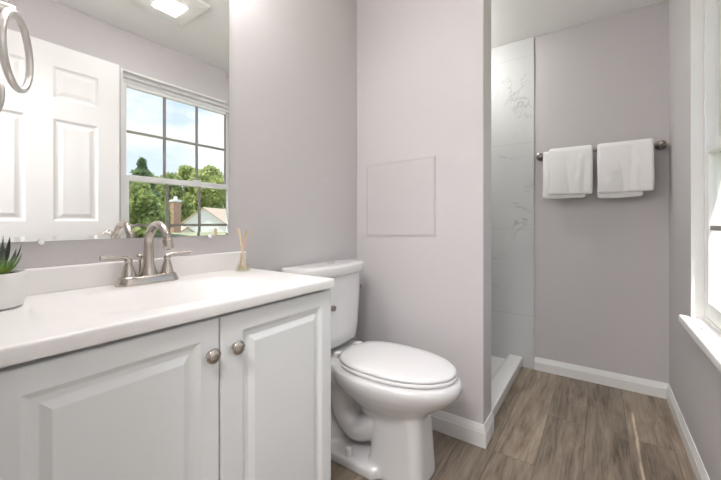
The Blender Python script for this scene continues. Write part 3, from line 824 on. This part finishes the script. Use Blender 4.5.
# ------------------------------------------------------------------ toilet
TXc = 1.230
toi = thing('toilet', 'white two-piece toilet with closed lid between vanity and partition', 'toilet', (TXc, 0.75, 0))
def egg(yb, ym, yf, hw, z, n=56, eb=2.6, ef=2.05, cx=TXc):
    pts = []
    for k in range(n):
        a = 2 * PI * k / n; c, s = math.cos(a), math.sin(a)
        if s >= 0: L, e = yb - ym, eb
        else: L, e = ym - yf, ef
        x = hw * math.copysign(abs(c) ** (2 / e), c); y = L * math.copysign(abs(s) ** (2 / e), s)
        pts.append((cx + x, ym + y, z))
    return pts
def rrect(x0, x1, y0, y1, z, r, n=8):
    pts = []
    for (qx, qy, a0) in ((x1 - r, y1 - r, 0), (x0 + r, y1 - r, PI / 2), (x0 + r, y0 + r, PI), (x1 - r, y0 + r, 3 * PI / 2)):
        for k in range(n + 1):
            a = a0 + PI / 2 * k / n; pts.append((qx + r * math.cos(a), qy + r * math.sin(a), z))
    return pts
bm = bmesh.new()
loft(bm, [egg(0.83, 0.70, 0.60, 0.075, 0.20), egg(0.85, 0.70, 0.55, 0.105, 0.25), egg(0.89, 0.71, 0.505, 0.140, 0.290), egg(0.93, 0.72, 0.455, 0.168, 0.325),
          egg(0.95, 0.73, 0.425, 0.183, 0.355), egg(0.95, 0.73, 0.414, 0.189, 0.378), egg(0.95, 0.73, 0.416, 0.189, 0.396), egg(0.945, 0.73, 0.424, 0.183, 0.405)])
# rear deck under the tank
loft(bm, [rrect(TXc - 0.10, TXc + 0.10, 0.84, 1.07, 0.29, 0.05), rrect(TXc - 0.14, TXc + 0.14, 0.84, 1.085, 0.34, 0.05), rrect(TXc - 0.150, TXc + 0.150, 0.84, 1.09, 0.38, 0.05), rrect(TXc - 0.145, TXc + 0.145, 0.85, 1.085, 0.418, 0.05)])
# front column
loft(bm, [rrect(TXc - 0.103, TXc + 0.086, 0.535, 0.770, 0.0, 0.04), rrect(TXc - 0.103, TXc + 0.086, 0.535, 0.770, 0.015, 0.04), rrect(TXc - 0.097, TXc + 0.081, 0.540, 0.762, 0.10, 0.04), rrect(TXc - 0.090, TXc + 0.076, 0.548, 0.752, 0.22, 0.04), rrect(TXc - 0.090, TXc + 0.076, 0.550, 0.752, 0.30, 0.04)])
# foot behind the column
loft(bm, [rrect(TXc - 0.130, TXc + 0.130, 0.70, 1.03, 0.0, 0.04), rrect(TXc - 0.130, TXc + 0.130, 0.70, 1.03, 0.034, 0.04), rrect(TXc - 0.122, TXc + 0.122, 0.70, 1.02, 0.044, 0.04)])
# trapway
P = spline([(TXc, 0.70, 0.22), (TXc, 0.78, 0.15), (TXc, 0.86, 0.115), (TXc, 0.93, 0.17), (TXc, 0.955, 0.27), (TXc, 0.99, 0.31), (TXc, 1.015, 0.24), (TXc, 1.01, 0.12), (TXc, 0.97, 0.03)], 7)
tube(bm, P, 0.056, n=18, flat=((1, 0, 0), 1.5))
body = obj('bowl', bm, 'porcelain', toi, smooth=True)
rm = body.modifiers.new('remesh', 'REMESH'); rm.mode = 'VOXEL'; rm.voxel_size = 0.0075; rm.use_smooth_shade = True
sm = body.modifiers.new('smooth', 'SMOOTH'); sm.iterations = 7; sm.factor = 0.5
def soft_slab(name, outline, z0, z1, r, m, parent):
    """outline(inset, z) lofted into a slab with rounded rims"""
    bm = bmesh.new(); R = []
    for k in range(5): a = PI / 2 * k / 4; R.append(outline(r * (1 - math.sin(a)), z0 + r * (1 - math.cos(a))))
    for k in range(5): a = PI / 2 * k / 4; R.append(outline(r * (1 - math.cos(a)), z1 - r * (1 - math.sin(a))))
    loft(bm, R)
    return obj(name, bm, m, parent, smooth=True, angle=50)
def seat_out(i, z): return egg(0.925 - i, 0.70, 0.437 + i, 0.170 - i, z, n=72, eb=2.9, cx=TXc + 0.009)
def lid_out(i, z): return egg(0.925 - i, 0.70, 0.440 + i, 0.166 - i, z, n=72, eb=2.9, cx=TXc + 0.009)
soft_slab('seat', seat_out, 0.4075, 0.4205, 0.005, 'seat', toi)
bm = bmesh.new(); R = []
for i, z in ((0.010, 0.4220), (0.002, 0.4228), (0.0, 0.426), (0.0, 0.430), (0.003, 0.435), (0.012, 0.439), (0.05, 0.4425), (0.10, 0.4445), (0.15, 0.445)):
    R.append(lid_out(i, z))
loft(bm, R); lid = obj('lid', bm, 'seat', toi, smooth=True, angle=60)
for s in (-1, 1):
    obj('lid_hinge', B(TXc + s * 0.075 - 0.02, TXc + s * 0.075 + 0.02, 0.915, 0.94, 0.408, 0.440, bevel=0.006), 'seat', lid)
# tank with bowed front
TKc = 1.214
def tank_sec(hw, yf, bow, yb, z, r=0.045, n=40):
    pts = []
    sec = []
    for k in range(41):
        t = math.sin(PI / 2 * (-1 + 2 * k / 40))
        e = abs(t) ** 9
        y = yf + bow * t * t + (0.05) * e
        sec.append((TKc + hw * t, y, z))
    back = [(TKc + hw, yb - 0.02, z), (TKc + hw - 0.008, yb, z), (TKc - hw + 0.008, yb, z), (TKc - hw, yb - 0.02, z)]
    return sec + back
bm = bmesh.new()
loft(bm, [tank_sec(0.150, 0.99, 0.02, 1.085, 0.432), tank_sec(0.168, 0.965, 0.024, 1.095, 0.440), tank_sec(0.179, 0.952, 0.026, 1.10, 0.455), tank_sec(0.186, 0.948, 0.028, 1.10, 0.50), tank_sec(0.204, 0.945, 0.03, 1.10, 0.66), tank_sec(0.211, 0.944, 0.03, 1.10, 0.758)])
tank = obj('tank', bm, 'porcelain', toi, smooth=True, angle=45)
bm = bmesh.new()
loft(bm, [tank_sec(0.212, 0.940, 0.03, 1.105, 0.759), tank_sec(0.220, 0.931, 0.03, 1.109, 0.763), tank_sec(0.223, 0.928, 0.03, 1.110, 0.772), tank_sec(0.223, 0.928, 0.03, 1.110, 0.798), tank_sec(0.221, 0.930, 0.03, 1.109, 0.803), tank_sec(0.216, 0.936, 0.03, 1.106, 0.807), tank_sec(0.18, 0.97, 0.03, 1.08, 0.809)])
tl = obj('tank_lid', bm, 'porcelain', toi, smooth=True, angle=50)
obj('flush_button', lathe(bmesh.new(), [(0.021, 0.8085), (0.021, 0.8125), (0.018, 0.814), (0.001, 0.8145)], (TXc - 0.005, 1.025, 0), n=26), 'chrome', tl, smooth=True, angle=40)['label'] = 'chrome flush button'
bm = bmesh.new()
lathe(bm, [(0.015, 0.004), (0.015, -0.006), (0.012, -0.010), (0.012, -0.020), (0.001, -0.022)], (TXc - 0.086, 0.958, 0.626), n=20, axis='Y')
tube(bm, [(TXc - 0.090, 0.941, 0.626), (TXc - 0.118, 0.940, 0.625), (TXc - 0.150, 0.942, 0.620)], [0.0075, 0.0065, 0.006], n=12)
obj('flush_lever', bm, 'dark_nickel', tank, smooth=True, angle=50)['label'] = 'dark metal flush lever'
obj('side_cap', lathe(bmesh.new(), [(0.011, -0.004), (0.011, 0.003), (0.008, 0.005), (0.001, 0.0055)], (TKc + 0.2035, 0.998, 0.675), n=18, axis='X'), 'dark_nickel', tank, smooth=True, angle=40)
for s in (-1, 1):
    obj('bolt_cap', lathe(bmesh.new(), [(0.014, 0.044), (0.014, 0.062), (0.012, 0.074), (0.005, 0.077)], (TXc + s * 0.108, 0.845, 0), n=20), 'seat', toi, smooth=True, angle=40)

# ------------------------------------------------------------------ reed diffuser
rx, ry, rz = 0.750, 1.032, TZ + 0.0005
rd = thing('reed_diffuser', 'small clear glass reed diffuser with wooden sticks at the counter end', 'reed diffuser', (rx, ry, rz))
bm = bmesh.new()
pr = [(0.001, 0.0), (0.025, 0.0), (0.0265, 0.003), (0.0240, 0.012), (0.0165, 0.034), (0.0105, 0.046), (0.0100, 0.060), (0.0115, 0.062), (0.0115, 0.064), (0.0085, 0.064), (0.0082, 0.046), (0.0140, 0.034), (0.0215, 0.012), (0.0235, 0.004), (0.001, 0.003)]
lathe(bm, pr, (rx, ry, rz), n=28, cap=False); obj('bottle', bm, 'bottle', rd, smooth=True, angle=50)
obj('oil', lathe(bmesh.new(), [(0.001, 0.0035), (0.0195, 0.0045), (0.0175, 0.012), (0.0145, 0.022), (0.001, 0.022)], (rx, ry, rz), n=24, cap=False), 'oil', rd, smooth=True, angle=50)
for a, tilt, h, mm in ((2.18, 0.20, 0.150, 'pale_reed'), (2.40, 0.15, 0.147, 'pale_reed'), (-0.96, 0.20, 0.146, 'reed'), (-0.70, 0.16, 0.143, 'reed'), (-1.25, 0.22, 0.139, 'reed')):
    d = Vector((math.cos(a) * math.sin(tilt), math.sin(a) * math.sin(tilt), math.cos(tilt)))
    piv = Vector((rx, ry, rz + 0.067)); p0 = piv - d * (0.061 / d.z); p1 = piv + d * ((h - 0.067) / d.z)
    obj('reed', tube(bmesh.new(), [p0, p1], 0.0027, n=8), mm, rd)

# ------------------------------------------------------------------ potted succulent
px_, py_, pz_ = 0.131, 1.002, TZ + 0.0005
su = thing('potted_succulent', 'small spiky green succulent in a round white pot on the counter', 'potted plant', (px_, py_, pz_))
bm = bmesh.new()
lathe(bm, [(0.001, 0), (0.046, 0), (0.052, 0.003), (0.056, 0.015), (0.058, 0.068), (0.0575, 0.0715), (0.055, 0.0715), (0.0535, 0.068), (0.053, 0.060), (0.001, 0.058)], (px_, py_, pz_), n=48, cap=False)
obj('pot', bm, 'pot', su, smooth=True, angle=40)
obj('soil', lathe(bmesh.new(), [(0.053, 0.060), (0.0535, 0.066), (0.03, 0.069), (0.001, 0.070)], (px_, py_, pz_), n=28), 'soil', su, smooth=True)
def leaf(az, lean, L, w, base_r):
    bm = bmesh.new(); rings = []
    d = Vector((math.cos(az), math.sin(az), 0)); s = Vector((-math.sin(az), math.cos(az), 0))
    for k in range(11):
        t = k / 10
        ang = lean * (1.25 - 0.55 * t)
        r = base_r + L * t * math.sin(ang); z = 0.062 + L * t * math.cos(ang)
        hw = w * (0.75 + 0.5 * t if t < 0.3 else 0.9 * (1 - ((t - 0.3) / 0.7) ** 1.4) + 0.0) + 0.0003
        th = hw * 0.38
        c = d * r + Vector((0, 0, z))
        nrm = (Vector((0, 0, 1)) * math.sin(ang) - d * math.cos(ang))
        rings.append([c + s * hw * math.cos(b) + nrm * th * (math.sin(b) if math.sin(b) < 0 else 0.45 * math.sin(b)) for b in [2 * PI * j / 12 for j in range(12)]])
    loft(bm, rings)
    return bm
rl = random.Random(4)
spec = [(-0.96, 0.40, 0.076, 0.0130), (-0.80, 0.86, 0.070, 0.0120), (-0.55, 1.02, 0.064, 0.0090), (-1.5, 0.30, 0.070, 0.0150), (-1.9, 0.75, 0.072, 0.0155), (-0.3, 0.75, 0.075, 0.012), (-2.6, 0.55, 0.085, 0.0140), (0.5, 0.5, 0.085, 0.012), (1.4, 0.8, 0.078, 0.012), (2.2, 0.35, 0.085, 0.0125), (2.9, 0.9, 0.076, 0.012), (3.6, 0.45, 0.082, 0.013), (-1.25, 0.85, 0.066, 0.0145), (0.1, 0.2, 0.084, 0.0115), (1.0, 0.15, 0.088, 0.011), (-1.1, 0.12, 0.074, 0.0130)]
for az, le, L, w in spec:
    b = leaf(az, le, L, w, 0.012)
    lo_ = obj('leaf', b, 'aloe', su, smooth=True, angle=60); lo_.location = (0, 0, 0)

# ------------------------------------------------------------------ outside: lawn, neighbouring house, chimney, trees
GZ = -3.2
struct('ground', B(-60, 110, -160, -0.6, GZ - 0.3, GZ), 'grass', label='sunny lawn outside')
def gable_house(name, label, cxh, cyh, rot, w, L, eave, rise, base=GZ):
    h = thing(name, label, 'house', (cxh, cyh, base)); h.rotation_euler = (0, 0, rot)
    bm = bmesh.new(); z0, ze, zr = 0, eave - base, eave + rise - base
    ring = [(-w / 2, z0), (w / 2, z0), (w / 2, ze), (0, zr), (-w / 2, ze)]
    loft(bm, [[(x, y, z) for x, z in ring] for y in (0, L)])
    o = obj('walls', bm, 'siding', h); o.location = (0, 0, 0)
    bm = bmesh.new(); ov = 0.35; t = 0.16; sl = rise / (w / 2)
    for s in (-1, 1):
        sec = [(0, zr), (s * (w / 2 + ov), ze - sl * ov), (s * (w / 2 + ov), ze - sl * ov + t), (0, zr + t)]
        loft(bm, [[(x, y, z) for x, z in sec] for y in (-0.3, L + 0.3)])
    o = obj('roof', bm, 'shingle', h); o.location = (0, 0, 0)
    for wx in (-w * 0.22, w * 0.22):
        o = obj('window', B(wx - 0.5, wx + 0.5, -0.06, 0.0, ze - 2.2, ze - 0.9), 'vinyl', h); o.location = (0, 0, 0)
    return h
gable_house('neighbor_house', 'white gabled house with a tan shingle roof beyond the trees', 27.7, -45.0, PI + 1.0, 6.0, 9.0, 0.9, 2.1)
gable_house('garden_shed', 'low white gabled building with a tan roof in front of the chimney', 21.2, -37.5, PI + 0.3, 4.2, 4.5, -1.3, 1.6)
ch = thing('brick_chimney', 'tall red brick chimney with a pale cap rising before the trees', 'chimney', (18.65, -35.0, GZ))
o = obj('chimney_stack', B(-0.38, 0.38, -0.36, 0.36, 0, 6.35), 'brick', ch); o.location = (0, 0, 0)
bm = bmesh.new(); box(bm, -0.45, 0.45, -0.43, 0.43, 6.35, 6.55, bevel=0.03); lathe(bm, [(0.2, 6.55), (0.17, 6.95)], n=16)
o = obj('chimney_cap', bm, 'siding', ch); o.location = (0, 0, 0)

def tree(label, x, y, h, w, leaf_m, seed, n=2600, conifer=False, lsz=0.34, group='trees outside the window', crown_low=0.12):
    rr = random.Random(seed)
    t = thing('conifer_tree' if conifer else 'broadleaf_tree', label, 'tree', (x, y, GZ), group)
    bm = bmesh.new()
    tube(bm, [(0, 0, 0), (rr.uniform(-.1, .1), 0, h * 0.4), (rr.uniform(-.2, .2), 0, h * 0.8)], [0.03 * h, 0.02 * h, 0.006 * h], n=10)
    if not conifer:
        for k in range(6):
            a = rr.uniform(0, 2 * PI); z0 = h * rr.uniform(0.25, 0.6)
            tube(bm, [(0, 0, z0), (math.cos(a) * w * 0.18, math.sin(a) * w * 0.18, z0 + h * 0.12), (math.cos(a) * w * 0.36, math.sin(a) * w * 0.36, z0 + h * 0.2)], [0.012 * h, 0.008 * h, 0.003 * h], n=6)
    o = obj('trunk', bm, 'bark', t); o.location = (0, 0, 0)
    vs, fs = [], []
    def quad(c, s):
        u = Vector((rr.gauss(0, 1), rr.gauss(0, 1), rr.gauss(0, 1))).normalized(); v = u.cross(Vector((rr.gauss(0, 1), rr.gauss(0, 1), rr.gauss(0, 1)))).normalized()
        b = len(vs)
        for p in (c - u * s, c + v * s * 0.5, c + u * s, c - v * s * 0.5): vs.append(p)
        fs.append((b, b + 1, b + 2, b + 3))
    if conifer:
        for k in range(n):
            z = rr.random() ** 1.3; r = (1 - z) ** 0.8 * w / 2 * (0.75 + 0.25 * math.sin(z * 60)); a = rr.uniform(0, 2 * PI); q = rr.random() ** 0.5
            quad(Vector((math.cos(a) * r * q, math.sin(a) * r * q, h * (0.1 + 0.9 * z))), lsz * rr.uniform(0.5, 1.0))
    else:
        blobs = []
        for k in range(26):
            zz = rr.uniform(crown_low + 0.1, 0.86); wid = math.sin(min(1, max(0.12, (zz - crown_low) / (1.02 - crown_low))) * PI) ** 0.6
            a = rr.uniform(0, 2 * PI); q = rr.random() ** 0.5 * w * 0.33 * wid
            blobs.append((Vector((math.cos(a) * q, math.sin(a) * q, h * zz)), w * rr.uniform(0.15, 0.25)))
        blobs.append((Vector((0, 0, h * 0.9)), w * 0.15))
        for k in range(n):
            c, r = blobs[k % len(blobs)]
            d = Vector((rr.gauss(0, 1), rr.gauss(0, 1), rr.gauss(0, 0.85))).normalized()
            quad(c + d * r * rr.uniform(0.55, 1.08), lsz * rr.uniform(0.55, 1.15))
    me = bpy.data.meshes.new('crown'); me.from_pydata(vs, [], fs); me.materials.append(M[leaf_m])
    o = bpy.data.objects.new('crown', me); col.objects.link(o); o.parent = t
    return t
tree('dark pointed conifer above the leafy trees left of the window grid', 13.3, -30.0, 9.6, 6.8, 'leaf_dark', 1, conifer=True, n=4600)
tree('dense green tree filling the lower left of the window view', 9.7, -21.5, 6.9, 3.5, 'leaf_mid', 2, n=7000, lsz=0.27, crown_low=0.02)
tree('bushy bright tree behind and right of the pointed conifer', 15.8, -39.5, 8.6, 5.8, 'leaf_bright', 3, n=8000, lsz=0.30, crown_low=0.02)
tree('yellow-green tree standing behind the brick chimney', 27.6, -54.8, 12.4, 6.6, 'leaf_mid', 4, n=9000, lsz=0.38, crown_low=0.02)
tree('tall bright leafy tree behind the white house', 39.6, -72.5, 17.0, 9.4, 'leaf_bright', 5, n=12000, lsz=0.46, crown_low=0.02)
tree('tall bright tree right of the white house roof', 37.4, -59.5, 15.3, 8.6, 'leaf_bright', 6, n=12000, lsz=0.46, crown_low=0.02)
tree('green tree far left of the window view', 5.6, -30.0, 8.2, 6.4, 'leaf_mid', 9, n=2600, crown_low=0.02)
tree('tall green tree far right beyond the house', 47.5, -64.0, 15.0, 9.0, 'leaf_mid', 10, n=8000, lsz=0.5, crown_low=0.02)
tree('broad pale tree farthest behind the bushy one', 28.2, -66.0, 13.6, 9.6, 'leaf_bright', 12, n=9000, lsz=0.5, crown_low=0.02)
